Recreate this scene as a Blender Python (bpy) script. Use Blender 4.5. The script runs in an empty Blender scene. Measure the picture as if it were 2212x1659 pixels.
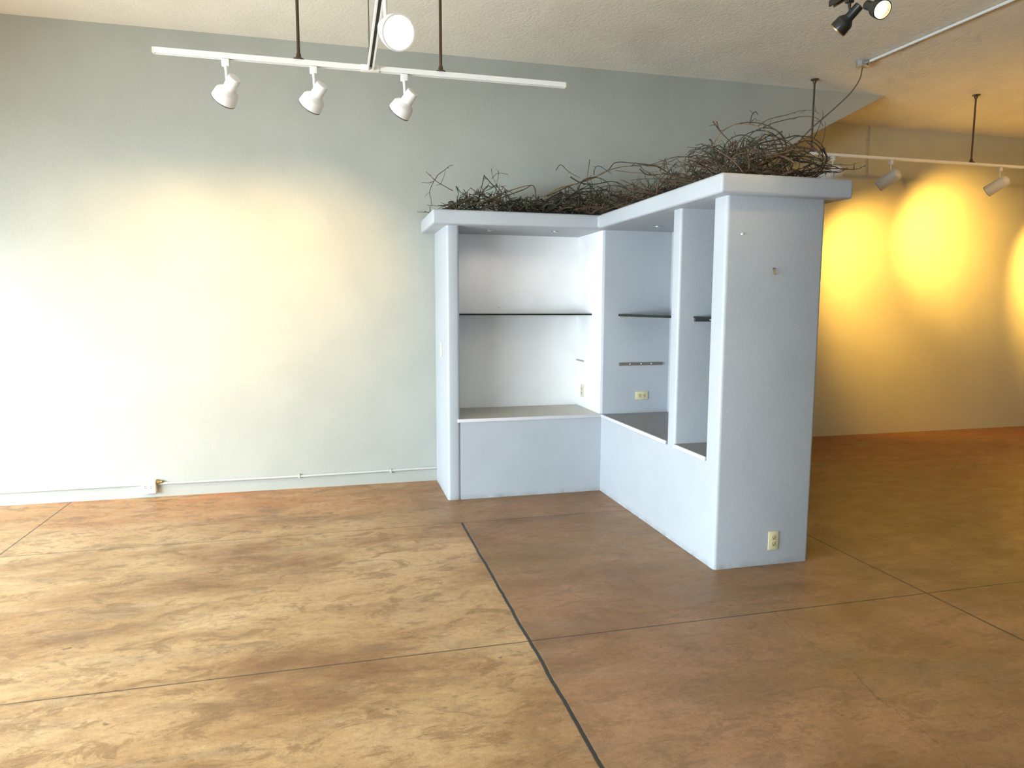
import bpy, bmesh, math, random
from mathutils import Vector, Matrix

# ---------------------------------------------------------------- camera model
CX, CY, F = 1106.0, 829.5, 1482.28
YAW, PITCH, ROLL, HC = 0.2481, 0.1125, 0.0029, 1.55
cy_, sy_ = math.cos(YAW), math.sin(YAW)
cp_, sp_ = math.cos(PITCH), math.sin(PITCH)
FWD = Vector((sy_ * cp_, cy_ * cp_, -sp_))
_r = Vector((cy_, -sy_, 0)); _u = _r.cross(FWD)
RIGHT = _r * math.cos(ROLL) + _u * math.sin(ROLL)
UP = -_r * math.sin(ROLL) + _u * math.cos(ROLL)
EYE = Vector((0, 0, HC))

def at(px, py, axis, val):
    """point of the world plane axis=val that the photograph shows at a pixel"""
    d = FWD + RIGHT * ((px - CX) / F) - UP * ((py - CY) / F)
    return EYE + d * ((val - EYE[axis]) / d[axis])

# ---------------------------------------------------------------- measured place
YA, H, YB = 5.998, 3.651, 7.013
XL, YF, XI, YN, XR = 0.827, 5.335, 2.124, 3.505, 2.768
XLC, YFC, XIC, YNC, XRC = 0.709, 5.248, 2.040, 3.429, 2.886
Z0, Z1, ZS = 2.170, 2.279, 0.655
YD1, YD2, YP, XLP, YI = 4.145, 4.039, 3.631, 0.927, 5.942
ZT = 2.985                      # track height

S = bpy.context.scene
COL = S.collection

# watts and colour of every lamp, window and added fill spot
WARM = (1.0, .65, .25); FAR = (1.0, .545, .095); DAY = (.743, .901, 1.0)
POWER = dict(near=(110, WARM), nearbulb=(11.5, WARM), black=(10.5, WARM), blackbulb=(10.5, WARM),
             far0=(70, FAR), far1=(540, FAR), far2=(400, FAR), far3=(640, FAR), wash0=(12, FAR), wash1=(13, FAR), wash2=(105, FAR),
             left0=(320, DAY), left1=(310, DAY), left2=(485, DAY), left3=(262, DAY),
             front0=(6, DAY), front1=(31, DAY), front2=(2, DAY), sky=(0.1, DAY), puck=(3.6, (1.0, .96, .90)))

# ---------------------------------------------------------------- materials
def new_mat(name):
    m = bpy.data.materials.new(name); m.use_nodes = True
    nt = m.node_tree
    return m, nt, nt.nodes['Principled BSDF']

def N(nt, t, **kw):
    n = nt.nodes.new(t)
    for k, v in kw.items():
        setattr(n, k, v)
    return n

def simple(name, col, rough=0.5, metal=0.0, noise=0.0, scale=40, emit=None, estr=0, spec=0.5):
    m, nt, b = new_mat(name)
    b.inputs['Base Color'].default_value = (*col, 1)
    b.inputs['Roughness'].default_value = rough
    b.inputs['Metallic'].default_value = metal
    b.inputs['Specular IOR Level'].default_value = spec
    if noise:
        g = N(nt, 'ShaderNodeNewGeometry'); n = N(nt, 'ShaderNodeTexNoise')
        n.inputs['Scale'].default_value = scale; n.inputs['Detail'].default_value = 4
        nt.links.new(g.outputs['Position'], n.inputs['Vector'])
        r = N(nt, 'ShaderNodeValToRGB')
        r.color_ramp.elements[0].position = .3; r.color_ramp.elements[1].position = .7
        r.color_ramp.elements[0].color = (*[c * (1 - noise) for c in col], 1)
        r.color_ramp.elements[1].color = (*[min(1, c * (1 + noise)) for c in col], 1)
        nt.links.new(n.outputs['Fac'], r.inputs['Fac'])
        nt.links.new(r.outputs['Color'], b.inputs['Base Color'])
    if emit:
        b.inputs['Emission Color'].default_value = (*emit, 1)
        b.inputs['Emission Strength'].default_value = estr
    return m

def mathn(nt, op, a, b=None, clamp=False):
    n = N(nt, 'ShaderNodeMath', operation=op, use_clamp=clamp)
    for i, v in enumerate((a, b)):
        if v is None: continue
        if isinstance(v, (int, float)): n.inputs[i].default_value = v
        else: nt.links.new(v, n.inputs[i])
    return n.outputs[0]

def plaster(name, col, bump=.25, scale=55, rough=.62, dirt=False, spec=.35, big=0.0):
    """painted, lightly textured drywall"""
    m, nt, b = new_mat(name)
    b.inputs['Roughness'].default_value = rough
    b.inputs['Specular IOR Level'].default_value = spec
    g = N(nt, 'ShaderNodeNewGeometry')
    n = N(nt, 'ShaderNodeTexNoise'); n.inputs['Scale'].default_value = scale
    n.inputs['Detail'].default_value = 3; n.inputs['Roughness'].default_value = .55
    nt.links.new(g.outputs['Position'], n.inputs['Vector'])
    n2 = N(nt, 'ShaderNodeTexNoise'); n2.inputs['Scale'].default_value = 2.2
    n2.inputs['Detail'].default_value = 5
    nt.links.new(g.outputs['Position'], n2.inputs['Vector'])
    r = N(nt, 'ShaderNodeValToRGB')
    r.color_ramp.elements[0].position = .35; r.color_ramp.elements[1].position = .65
    r.color_ramp.elements[0].color = (*[c * .96 for c in col], 1)
    r.color_ramp.elements[1].color = (*[min(1, c * 1.03) for c in col], 1)
    nt.links.new(n2.outputs['Fac'], r.inputs['Fac'])
    out = r.outputs['Color']
    if dirt:                                  # scuffs along the floor line
        sep = N(nt, 'ShaderNodeSeparateXYZ'); nt.links.new(g.outputs['Position'], sep.inputs[0])
        n3 = N(nt, 'ShaderNodeTexNoise'); n3.inputs['Scale'].default_value = 9
        n3.inputs['Detail'].default_value = 6; n3.inputs['Roughness'].default_value = .7
        nt.links.new(g.outputs['Position'], n3.inputs['Vector'])
        low = mathn(nt, 'SUBTRACT', 1.0, mathn(nt, 'MULTIPLY', sep.outputs['Z'], 24.0), True)
        k = mathn(nt, 'MULTIPLY', low, mathn(nt, 'MULTIPLY', mathn(nt, 'SUBTRACT', n3.outputs['Fac'], .40, True), 3.0, True), True)
        mx = N(nt, 'ShaderNodeMix', data_type='RGBA')
        nt.links.new(mathn(nt, 'MULTIPLY', k, .75), mx.inputs[0])
        nt.links.new(out, mx.inputs[6]); mx.inputs[7].default_value = (.17, .15, .12, 1)
        out = mx.outputs[2]
    nt.links.new(out, b.inputs['Base Color'])
    bp = N(nt, 'ShaderNodeBump'); bp.inputs['Strength'].default_value = bump
    bp.inputs['Distance'].default_value = .004
    h = n.outputs['Fac']
    if big:
        v = N(nt, 'ShaderNodeTexNoise'); v.inputs['Scale'].default_value = 16
        v.inputs['Detail'].default_value = 6; v.inputs['Roughness'].default_value = .6; v.inputs['Distortion'].default_value = 1.2
        nt.links.new(g.outputs['Position'], v.inputs['Vector'])
        h = mathn(nt, 'ADD', h, mathn(nt, 'MULTIPLY', v.outputs['Fac'], big))
    nt.links.new(h, bp.inputs['Height'])
    nt.links.new(bp.outputs['Normal'], b.inputs['Normal'])
    return m

def floor_material():
    m, nt, b = new_mat('stained_concrete')
    L = nt.links
    g = N(nt, 'ShaderNodeNewGeometry')
    sep = N(nt, 'ShaderNodeSeparateXYZ'); L.new(g.outputs['Position'], sep.inputs[0])
    X, Y = sep.outputs['X'], sep.outputs['Y']
    def noise(sx, sy, scale, detail=6, rough=.6, dist=.0, off=0):
        mp = N(nt, 'ShaderNodeMapping'); mp.inputs['Scale'].default_value = (sx, sy, 1)
        mp.inputs['Location'].default_value = (off, off * 1.7, 0)
        L.new(g.outputs['Position'], mp.inputs['Vector'])
        n = N(nt, 'ShaderNodeTexNoise'); n.inputs['Scale'].default_value = scale
        n.inputs['Detail'].default_value = min(detail, 6); n.inputs['Roughness'].default_value = rough
        n.inputs['Distortion'].default_value = dist
        L.new(mp.outputs['Vector'], n.inputs['Vector'])
        return n.outputs['Fac']
    def ramp(fac, *stops):
        r = N(nt, 'ShaderNodeValToRGB')
        while len(r.color_ramp.elements) < len(stops): r.color_ramp.elements.new(.5)
        for e, (p, c) in zip(r.color_ramp.elements, stops):
            e.position = p; e.color = (*c, 1) if isinstance(c, tuple) else (c, c, c, 1)
        L.new(fac, r.inputs['Fac']); return r.outputs['Color']
    def mix(fac, a, c, mode='MIX'):
        n = N(nt, 'ShaderNodeMix', data_type='RGBA', blend_type=mode)
        for i, v in ((0, fac), (6, a), (7, c)):
            if isinstance(v, (int, float)): n.inputs[i].default_value = v
            elif isinstance(v, tuple): n.inputs[i].default_value = (*v, 1)
            else: L.new(v, n.inputs[i])
        return n.outputs[2]
    base = ramp(noise(.55, 1.3, 1.5, 8, .62, .6),
                (.32, (.235, .112, .045)), (.44, (.38, .215, .09)), (.56, (.49, .30, .137)), (.72, (.60, .39, .20)))
    # pinker pour on the right of the wide joint
    beyond = mathn(nt, 'GREATER_THAN', Y, 4.745)
    hard = mathn(nt, 'MULTIPLY', mathn(nt, 'SUBTRACT', X, .83), 60.0, True)
    soft = mathn(nt, 'MULTIPLY', mathn(nt, 'SUBTRACT', mathn(nt, 'ADD', X, noise(1, 1, 2.5, 6, .65, 0, 91)), .62), .95, True)
    rightside = mathn(nt, 'ADD', mathn(nt, 'MULTIPLY', beyond, soft), mathn(nt, 'MULTIPLY', mathn(nt, 'SUBTRACT', 1.0, beyond), hard))
    pink = ramp(noise(.7, 1.1, 1.7, 8, .6, .5, 3),
                (.30, (.17, .088, .037)), (.46, (.275, .143, .063)), (.60, (.365, .193, .094)), (.78, (.43, .24, .125)))
    olive = ramp(noise(.8, 1.0, .9, 5, .55, .4, 83), (.42, 0.0), (.62, 1.0))
    pink = mix(mathn(nt, 'MULTIPLY', olive, .6), pink, (.225, .145, .058))
    amber_light = mathn(nt, 'MULTIPLY', mathn(nt, 'SUBTRACT', X, 3.0), 1.2, True)  # amber lamplight put into the floor colour, stronger towards the right
    pink = mix(mathn(nt, 'MULTIPLY', amber_light, .55), pink, (.25, .125, .03))
    c = mix(rightside, base, pink)
    # dark brushed streaks
    st = ramp(noise(.8, 1.8, 3.0, 9, .72, 1.1, 7), (.50, 0.0), (.60, .55), (.78, .9))
    c = mix(mathn(nt, 'MULTIPLY', st, .62), c, (.25, .145, .075))
    gy = ramp(noise(.6, 2.0, 1.9, 6, .65, .7, 13), (.58, 0.0), (.74, .8))
    c = mix(mathn(nt, 'MULTIPLY', gy, .5), c, (.21, .175, .125))
    rd = ramp(noise(.8, 1.9, 1.6, 7, .7, .6, 21), (.62, 0.0), (.73, .75))
    c = mix(mathn(nt, 'MULTIPLY', rd, .5), c, (.40, .15, .07))
    # rusty acid stain that follows the walls
    wallnear = mathn(nt, 'MULTIPLY', mathn(nt, 'SUBTRACT', Y, 4.75), .8, True)
    c = mix(mathn(nt, 'MULTIPLY', mathn(nt, 'MULTIPLY', wallnear, ramp(noise(.6, 1.4, 1.8, 6, .6, .4, 31), (.35, 0.0), (.62, 1.0))), .8), c, mix(rightside, (.52, .19, .065), (.27, .095, .03)))
    # dark rubbed smudges, drawn out along the trowel direction
    sm = ramp(noise(1.0, 1.9, 4.2, 11, .74, .8, 53), (.525, 0.0), (.575, .7), (.66, 1.0))
    c = mix(mathn(nt, 'MULTIPLY', sm, mix(rightside, (.72, .72, .72), (.5, .5, .5))), c, mix(rightside, (.225, .118, .05), (.19, .10, .045)))
    dab = ramp(noise(1.0, 2.2, 13.0, 8, .72, .3, 57), (.56, 0.0), (.62, .8), (.7, 1.0))
    c = mix(mathn(nt, 'MULTIPLY', dab, .42), c, (.17, .09, .042))
    lt_ = ramp(noise(.8, 2.2, 3.6, 9, .7, .6, 61), (.56, 0.0), (.70, .8))
    c = mix(mathn(nt, 'MULTIPLY', lt_, .35), c, mix(rightside, (.60, .43, .265), (.38, .25, .155)))
    grit = ramp(noise(1, 1, 150, 3, .7, 0, 71), (.3, .86), (.7, 1.12))
    c = mix(1.0, c, grit, 'MULTIPLY')
    # fine mottling + specks
    fine = ramp(noise(1, 1.4, 28, 5, .75, 0, 2), (.3, .82), (.7, 1.12))
    c = mix(1.0, c, fine, 'MULTIPLY')
    sp = ramp(noise(1, 1, 11, 2, .5, 0, 41), (.735, 0.0), (.765, 1.0))
    c = mix(mathn(nt, 'MULTIPLY', sp, .6), c, (.09, .055, .04))
    # saw-cut joints, the wide joint and a hairline crack
    wob = mathn(nt, 'MULTIPLY', mathn(nt, 'SUBTRACT', noise(0, 1, 3.0, 6, .65), .5), .05)
    wob2 = mathn(nt, 'MULTIPLY', mathn(nt, 'SUBTRACT', noise(1, 1, 2.6, 6, .7, 0, 5), .5), .16)
    def band(coord, c0, half, soft):
        d = mathn(nt, 'ABSOLUTE', mathn(nt, 'SUBTRACT', coord, c0))
        return mathn(nt, 'DIVIDE', mathn(nt, 'SUBTRACT', half + soft, d), soft, True)
    def gt(coord, v): return mathn(nt, 'GREATER_THAN', coord, v)
    def lt(coord, v): return mathn(nt, 'LESS_THAN', coord, v)
    AND = lambda a, d: mathn(nt, 'MULTIPLY', a, d)
    fade = ramp(noise(1, 1, 2.3, 4, .6, 0, 17), (.35, .45), (.6, 1.0))
    j = band(Y, 2.93, .0025, .003)
    parts = [AND(band(Y, 4.745, .0022, .0035), AND(lt(X, 2.2), fade)),
             AND(band(Y, 5.70, .003, .004), AND(gt(X, 3.0), lt(X, 6.65))),
             AND(band(X, -2.08, .003, .004), gt(Y, 4.74)),
             AND(band(X, 3.083, .0045, .004), lt(Y, 4.9)),
             AND(band(X, 6.66, .003, .004), lt(Y, 5.71))]
    for p in parts: j = mathn(nt, 'MAXIMUM', j, p)
    big = AND(band(mathn(nt, 'ADD', X, mathn(nt, 'MULTIPLY', wob, .5)), .832, .0062, .0045), lt(Y, 4.745))
    hx = mathn(nt, 'ADD', mathn(nt, 'ADD', X, wob2), mathn(nt, 'MULTIPLY', mathn(nt, 'SUBTRACT', 2.93, Y), .085))
    hair = AND(AND(band(hx, 2.13, .0010, .0018), lt(Y, 2.93)), .55)
    # worn dirt beside the wide joint
    worn = AND(AND(band(X, .832, .004, .06), lt(Y, 4.745)), ramp(noise(1, 1, 9, 6, .75, 0, 9), (.42, 0.0), (.66, .75)))
    c = mix(mathn(nt, 'MULTIPLY', worn, .6), c, (.16, .095, .06))
    c = mix(mathn(nt, 'MULTIPLY', j, .82), c, (.055, .038, .028))
    c = mix(hair, c, (.12, .07, .04))
    c = mix(big, c, (.035, .032, .022))
    L.new(c, b.inputs['Base Color'])
    rr = ramp(noise(.8, 1.4, 6, 6, .6, .3, 4), (.3, .34), (.7, .52))
    L.new(rr, b.inputs['Roughness'])
    b.inputs['Specular IOR Level'].default_value = .30
    hgt = mathn(nt, 'SUBTRACT', mathn(nt, 'MULTIPLY', noise(1, 1, 18, 6, .6, 0, 6), .12), mathn(nt, 'MAXIMUM', j, big))
    bp = N(nt, 'ShaderNodeBump'); bp.inputs['Strength'].default_value = .35; bp.inputs['Distance'].default_value = .006
    L.new(hgt, bp.inputs['Height']); L.new(bp.outputs['Normal'], b.inputs['Normal'])
    return m

M = dict(
    wall=plaster('wall_paint', (.40, .405, .365), .45, 70, .6, dirt=False),
    far=plaster('far_wall_paint', (.50, .49, .40), .4, 70, .65),
    ceil=plaster('ceiling_texture', (.82, .765, .66), .6, 45, .55, big=1.6, spec=.4),
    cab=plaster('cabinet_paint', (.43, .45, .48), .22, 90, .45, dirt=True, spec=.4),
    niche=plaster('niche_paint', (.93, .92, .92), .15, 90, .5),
    pipe=simple('painted_pipe', (.50, .50, .47), .5),
    sill=simple('sill_trim', (.60, .58, .60), .4),
    lam_beige=simple('beige_laminate', (.44, .40, .31), .35, noise=.08, scale=30),
    lam_grey=simple('grey_brown_laminate', (.245, .215, .205), .4, noise=.08, scale=30),
    white=simple('white_enamel', (.82, .80, .77), .35),
    tubewhite=simple('far_lamp_enamel', (.74, .72, .68), .45),
    cream=simple('cream_plastic', (.72, .66, .50), .4),
    ivory=simple('ivory_plate', (.66, .60, .36), .35),
    ivorydark=simple('ivory_receptacle', (.58, .51, .29), .4),
    slot=simple('dark_slot', (.025, .02, .015), .6),
    rod=simple('bronze_rod', (.075, .042, .022), .45, .3),
    rim=simple('lamp_rim', (.06, .06, .055), .5),
    black=simple('black_enamel', (.012, .012, .010), .3),
    brass=simple('brass', (.42, .29, .11), .35, .9),
    steel=simple('galvanised_steel', (.42, .43, .42), .4, .75),
    conduit=simple('painted_conduit', (.70, .69, .66), .45),
    cable=simple('grey_cable', (.16, .14, .10), .55),
    dark=simple('dark_strip', (.05, .05, .045), .5),
    cleat=simple('wood_cleat', (.16, .13, .105), .6, noise=.2, scale=60),
    palecleat=simple('pale_cleat', (.42, .37, .32), .6, noise=.2, scale=60),
    screw=simple('bright_screw', (.9, .9, .9), .3, 0),
    bulb=simple('lit_lamp', (1, .9, .7), .4, emit=(1.0, .72, .36), estr=18.0),
    bulbwarm=simple('lit_lamp_inside', (1, .9, .6), .4, emit=(1.0, .66, .16), estr=3.0),
    frame=simple('window_frame_aluminium', (.35, .35, .35), .4, .5),
    vbrown=simple('brown_vine', (.085, .048, .025), .75, noise=.35, scale=25),
    vdark=simple('dark_vine', (.040, .027, .018), .8, noise=.35, scale=25),
    vgreen=simple('green_twig', (.030, .038, .019), .75, noise=.35, scale=25),
    vtan=simple('tan_vine', (.20, .125, .055), .7, noise=.3, scale=25),
    lens_lit=simple('puck_lens_lit', (.9, .88, .82), .4, emit=(1.0, .95, .86), estr=.35),
    bead=simple('glass_bead', (.85, .84, .9), .08, .9),
)
M['floor'] = floor_material()
def glass_mat():
    m, nt, b = new_mat('shelf_glass')
    b.inputs['Base Color'].default_value = (.86, .95, .91, 1)
    b.inputs['Roughness'].default_value = .02
    b.inputs['Transmission Weight'].default_value = 1
    b.inputs['IOR'].default_value = 1.5
    return m
M['glass'] = glass_mat()
M['glassedge'] = simple('glass_edge', (.012, .018, .012), .35, spec=.2)

# ---------------------------------------------------------------- mesh helpers
def box(bm, a, b, bev=0, edges='all', seg=3):
    r = bmesh.ops.create_cube(bm, size=1)
    vs = r['verts']
    c = [(a[i] + b[i]) / 2 for i in range(3)]; s = [abs(b[i] - a[i]) for i in range(3)]
    for v in vs:
        v.co = Vector((c[0] + v.co.x * s[0], c[1] + v.co.y * s[1], c[2] + v.co.z * s[2]))
    if bev:
        es = {e for v in vs for e in v.link_edges}
        if edges == 'v': es = [e for e in es if abs((e.verts[0].co - e.verts[1].co).z) > 1e-4 and abs(e.verts[0].co.x - e.verts[1].co.x) < 1e-5 and abs(e.verts[0].co.y - e.verts[1].co.y) < 1e-5]
        elif callable(edges): es = [e for e in es if edges((e.verts[0].co + e.verts[1].co) / 2, e)]
        bmesh.ops.bevel(bm, geom=list(es), offset=bev, segments=seg, profile=.5, affect='EDGES')
    return bm

def prism(bm, pts, z0, z1, bev=0, seg=3):
    lo = [bm.verts.new((x, y, z0)) for x, y in pts]; hi = [bm.verts.new((x, y, z1)) for x, y in pts]
    n = len(pts); fs = [bm.faces.new(lo[::-1]), bm.faces.new(hi)]
    for i in range(n): fs.append(bm.faces.new((lo[i], lo[(i + 1) % n], hi[(i + 1) % n], hi[i])))
    bmesh.ops.recalc_face_normals(bm, faces=fs)
    if bev:
        bmesh.ops.bevel(bm, geom=list({e for f in fs for e in f.edges}), offset=bev, segments=seg, profile=.5, affect='EDGES')
    return bm

def frame_of(d):
    d = d.normalized()
    a = Vector((0, 0, 1)) if abs(d.z) < .9 else Vector((1, 0, 0))
    u = d.cross(a).normalized(); return u, d.cross(u).normalized()

def tube(bm, pts, rad, n=8, cap=True):
    pts = [Vector(p) for p in pts]
    if not hasattr(rad, '__len__'): rad = [rad] * len(pts)
    rings = []; u = None
    for i, p in enumerate(pts):
        d = (pts[min(i + 1, len(pts) - 1)] - pts[max(i - 1, 0)])
        if d.length < 1e-9: d = Vector((0, 0, 1))
        d.normalize()
        if u is None: u = frame_of(d)[0]
        else:
            u = u - d * u.dot(d)
            u = u.normalized() if u.length > 1e-6 else frame_of(d)[0]
        w = d.cross(u)
        rings.append([bm.verts.new(p + (u * math.cos(2 * math.pi * k / n) + w * math.sin(2 * math.pi * k / n)) * rad[i]) for k in range(n)])
    for a, b in zip(rings, rings[1:]):
        for k in range(n): bm.faces.new((a[k], a[(k + 1) % n], b[(k + 1) % n], b[k]))
    if cap:
        bm.faces.new(rings[0][::-1]); bm.faces.new(rings[-1])
    return bm

def lathe(bm, origin, axis, prof, n=32, cap0=True, cap1=True):
    """prof: list of (distance along axis, radius)"""
    o = Vector(origin); d = Vector(axis).normalized(); u, w = frame_of(d)
    rings = []
    for t, r in prof:
        rings.append([bm.verts.new(o + d * t + (u * math.cos(2 * math.pi * k / n) + w * math.sin(2 * math.pi * k / n)) * max(r, 1e-4)) for k in range(n)])
    for a, b in zip(rings, rings[1:]):
        for k in range(n): bm.faces.new((a[k], a[(k + 1) % n], b[(k + 1) % n], b[k]))
    if cap0: bm.faces.new(rings[0][::-1])
    if cap1: bm.faces.new(rings[-1])
    return bm

def world_loc(o):
    v = Vector((0, 0, 0))
    while o: v += o.location; o = o.parent
    return v

def obj(name, bm, mat, parent=None, smooth=False, origin=None):
    """links a bmesh drawn in world coordinates as one mesh object"""
    bmesh.ops.recalc_face_normals(bm, faces=bm.faces[:])
    if origin is None:
        cs = [v.co for v in bm.verts]
        origin = Vector([(min(c[i] for c in cs) + max(c[i] for c in cs)) / 2 for i in range(3)])
        origin.z = min(c.z for c in cs)
    origin = Vector(origin)
    for v in bm.verts: v.co -= origin
    me = bpy.data.meshes.new(name); bm.to_mesh(me); bm.free()
    me.materials.append(mat)
    if smooth:
        for p in me.polygons: p.use_smooth = True
        try: me.set_sharp_from_angle(angle=math.radians(40))
        except Exception: pass
    o = bpy.data.objects.new(name, me); COL.objects.link(o)
    if parent is not None:
        o.parent = parent; o.location = origin - world_loc(parent)
    else: o.location = origin
    return o

def thing(name, label, cat, loc, group=None):
    o = bpy.data.objects.new(name, None); COL.objects.link(o)
    o.empty_display_size = .05
    o.location = loc; return tag(o, label, cat, group)

def tag(o, label, cat, group=None):
    o['label'] = label; o['category'] = cat
    if group: o['group'] = group
    return o

def struct(name, bm, mat, label=None, cat=None):
    o = obj(name, bm, mat); o['kind'] = 'structure'
    if label: o['label'] = label; o['category'] = cat
    return o

NB = bmesh.new

# ---------------------------------------------------------------- room shell
XW, YW, XE = -4.4, -3.2, 9.4           # left wall, wall behind the camera, right wall
struct('floor', box(NB(), (XW - .15, YW - .15, -.12), (XE + .15, YB + .15, 0)), M['floor'], 'brown stained concrete floor with saw-cut joints', 'floor')
struct('ceiling', box(NB(), (XW - .15, YW - .15, H), (XE + .15, YB + .15, H + .12)), M['ceil'], 'pale textured plaster ceiling', 'ceiling')

def vertical_slab(pts, y0, y1):
    bm = NB()
    a = [bm.verts.new((x, y0, z)) for x, z in pts]; b = [bm.verts.new((x, y1, z)) for x, z in pts]
    n = len(pts); bm.faces.new(a); bm.faces.new(b[::-1])
    for i in range(n): bm.faces.new((a[i], b[i], b[(i + 1) % n], a[(i + 1) % n]))
    return bm
# main wall, its right end raked under the ceiling beyond the cabinet
p_hi = at(1912, 206, 1, YA); p_lo = at(1695, 320, 1, YA)
slope = (H - p_lo.z) / (p_hi.x - p_lo.x)
zx = H - slope * (p_hi.x - 2.70)
struct('wall_back', vertical_slab([(XW, 0), (2.70, 0), (2.70, zx), (p_hi.x, H), (XW, H)], YA, YA + .11), M['wall'],
       'pale grey wall behind the display cabinet with raked right end', 'wall')
struct('wall_far', box(NB(), (1.9, YB, 0), (XE, YB + .12, H)), M['far'], 'amber lit far wall right of the cabinet', 'wall')
struct('wall_alcove', box(NB(), (1.8, YA + .11, 0), (1.9, YB + .12, H)), M['far'])
struct('wall_right', box(NB(), (XE, YW, 0), (XE + .12, YB + .12, H)), M['wall'])

def wall_with_openings(name, axis, c0, c1, a0, a1, ops, mat):
    """a wall in the plane axis=c0..c1 running a0..a1 with rectangular openings (s0, s1, z0, z1)"""
    bm = NB()
    def bx(s0, s1, z0, z1):
        if s1 - s0 < 1e-4 or z1 - z0 < 1e-4: return
        if axis == 0: box(bm, (c0, s0, z0), (c1, s1, z1))
        else: box(bm, (s0, c0, z0), (s1, c1, z1))
    cur = a0
    for s0, s1, z0, z1 in ops:
        bx(cur, s0, 0, H); bx(s0, s1, 0, z0); bx(s0, s1, z1, H); cur = s1
    bx(cur, a1, 0, H)
    return struct(name, bm, mat)
left_ops = [(-2.6, -.9, .08, 2.0), (-.6, 1.1, .08, 2.0), (1.4, 3.1, .08, 2.0), (3.4, 5.55, .08, 2.0)]
wall_with_openings('wall_left', 0, XW - .12, XW, YW - .12, YA + .11, left_ops, M['wall'])
front_ops = [(-3.6, -1.2, .35, 2.6), (-.6, 1.8, .35, 2.6), (2.6, 5.0, .35, 2.6)]
wall_with_openings('wall_front', 1, YW - .12, YW, XW - .12, XE + .12, front_ops, M['wall'])
wi = 0
for ops, ax, c in ((left_ops, 0, XW - .06), (front_ops, 1, YW - .06)):
    for s0, s1, z0, z1 in ops:
        wi += 1; bm = NB(); t = .025
        for (u0, u1, w0, w1) in ((s0, s0 + .05, z0, z1), (s1 - .05, s1, z0, z1), (s0 + .05, s1 - .05, z0, z0 + .05), (s0 + .05, s1 - .05, z1 - .05, z1)):
            if ax == 0: box(bm, (c - t, u0, w0), (c + t, u1, w1))
            else: box(bm, (u0, c - t, w0), (u1, c + t, w1))
        struct('window_%d' % wi, bm, M['frame'])

# ---------------------------------------------------------------- display cabinet
cab = thing('display_cabinet', 'L-shaped grey plastered display cabinet with open niches standing against the wall', 'cabinet', (1.8, 4.7, 0))
def cpart(name, bm, mat, smooth=True): return obj(name, bm, mat, cab, smooth)
vert_edges = lambda xs, ys: (lambda c, e: abs((e.verts[0].co - e.verts[1].co).z) > .02 and any(abs(c.x - x) < 1e-4 for x in xs) and any(abs(c.y - y) < 1e-4 for y in ys))
ZB = ZS - .022
E_ = .0006
cpart('pillar', box(NB(), (XL, YF, 0), (XLP, YA - E_, Z0), .022, vert_edges([XL, XLP], [YF]), 4), M['cab'])
cpart('base', box(NB(), (XLP, YF, 0), (XI, YA - E_, ZB)), M['cab'])
cpart('base', box(NB(), (XI, YP, 0), (XR, YF, ZB)), M['cab'])
cpart('pillar', box(NB(), (XI, YN, 0), (XR, YP, Z0), .022, vert_edges([XI, XR], [YN]), 4), M['cab'])
cpart('divider', box(NB(), (XI, YD2, ZB), (XR - .04, YD1, Z0), .018, vert_edges([XI], [YD2, YD1]), 4), M['cab'])
cpart('corner_post', box(NB(), (XI, YF, 0), (XR, YA - E_, Z0), .014, vert_edges([XI], [YF]), 4), M['cab'])
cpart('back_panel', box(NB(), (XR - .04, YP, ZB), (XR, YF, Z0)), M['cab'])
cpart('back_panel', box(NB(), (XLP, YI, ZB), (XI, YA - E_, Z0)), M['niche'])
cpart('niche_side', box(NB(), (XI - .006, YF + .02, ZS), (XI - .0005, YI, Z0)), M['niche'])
cpart('counter', box(NB(), (XLP, YF + .004, ZB), (XI - .006, YI, ZS)), M['lam_beige'])
cpart('counter', box(NB(), (XI + .004, YD1, ZB), (XR - .04, YF, ZS)), M['lam_grey'])
cpart('counter', box(NB(), (XI + .004, YP, ZB), (XR - .04, YD2, ZS)), M['lam_grey'])
cpart('sill_trim', box(NB(), (XLP - .022, YF - .012, ZB - .004), (XI - .001, YF + .004, ZS + .002), .004), M['sill'])
cpart('sill_trim', box(NB(), (XI - .012, YD1 + .004, ZB - .002), (XI + .004, YF - .014, ZS + .002), .004), M['sill'])
cpart('sill_trim', box(NB(), (XI - .012, YP + .004, ZB - .002), (XI + .004, YD2 - .004, ZS + .002), .004), M['sill'])
cpart('cap', prism(NB(), [(XLC, YFC), (XIC, YFC), (XIC, YNC), (XRC, YNC), (XRC, YA - E_), (XLC, YA - E_)], Z0, Z1, .018, 4), M['cab'])
# recessed puck lights under the cap; the two in the white niche glow faintly
puck_spots = []
for px, py in ((1058, 497), (1200, 500), (1422, 489)):
    q = at(px, py, 2, Z0)
    r = cpart('puck_light', lathe(NB(), (q.x, q.y, Z0 - .0004), (0, 0, -1), [(0, .034), (.006, .032), (.008, .024), (.004, .020)], 28), M['steel'])
    lit = px < 1300
    obj('lens', lathe(NB(), (q.x, q.y, Z0 - .003), (0, 0, -1), [(0, .019), (.004, .014)], 20), M['lens_lit' if lit else 'screw'], r, True)
    if lit: puck_spots.append((q.x, q.y, Z0 - .014))

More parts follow.
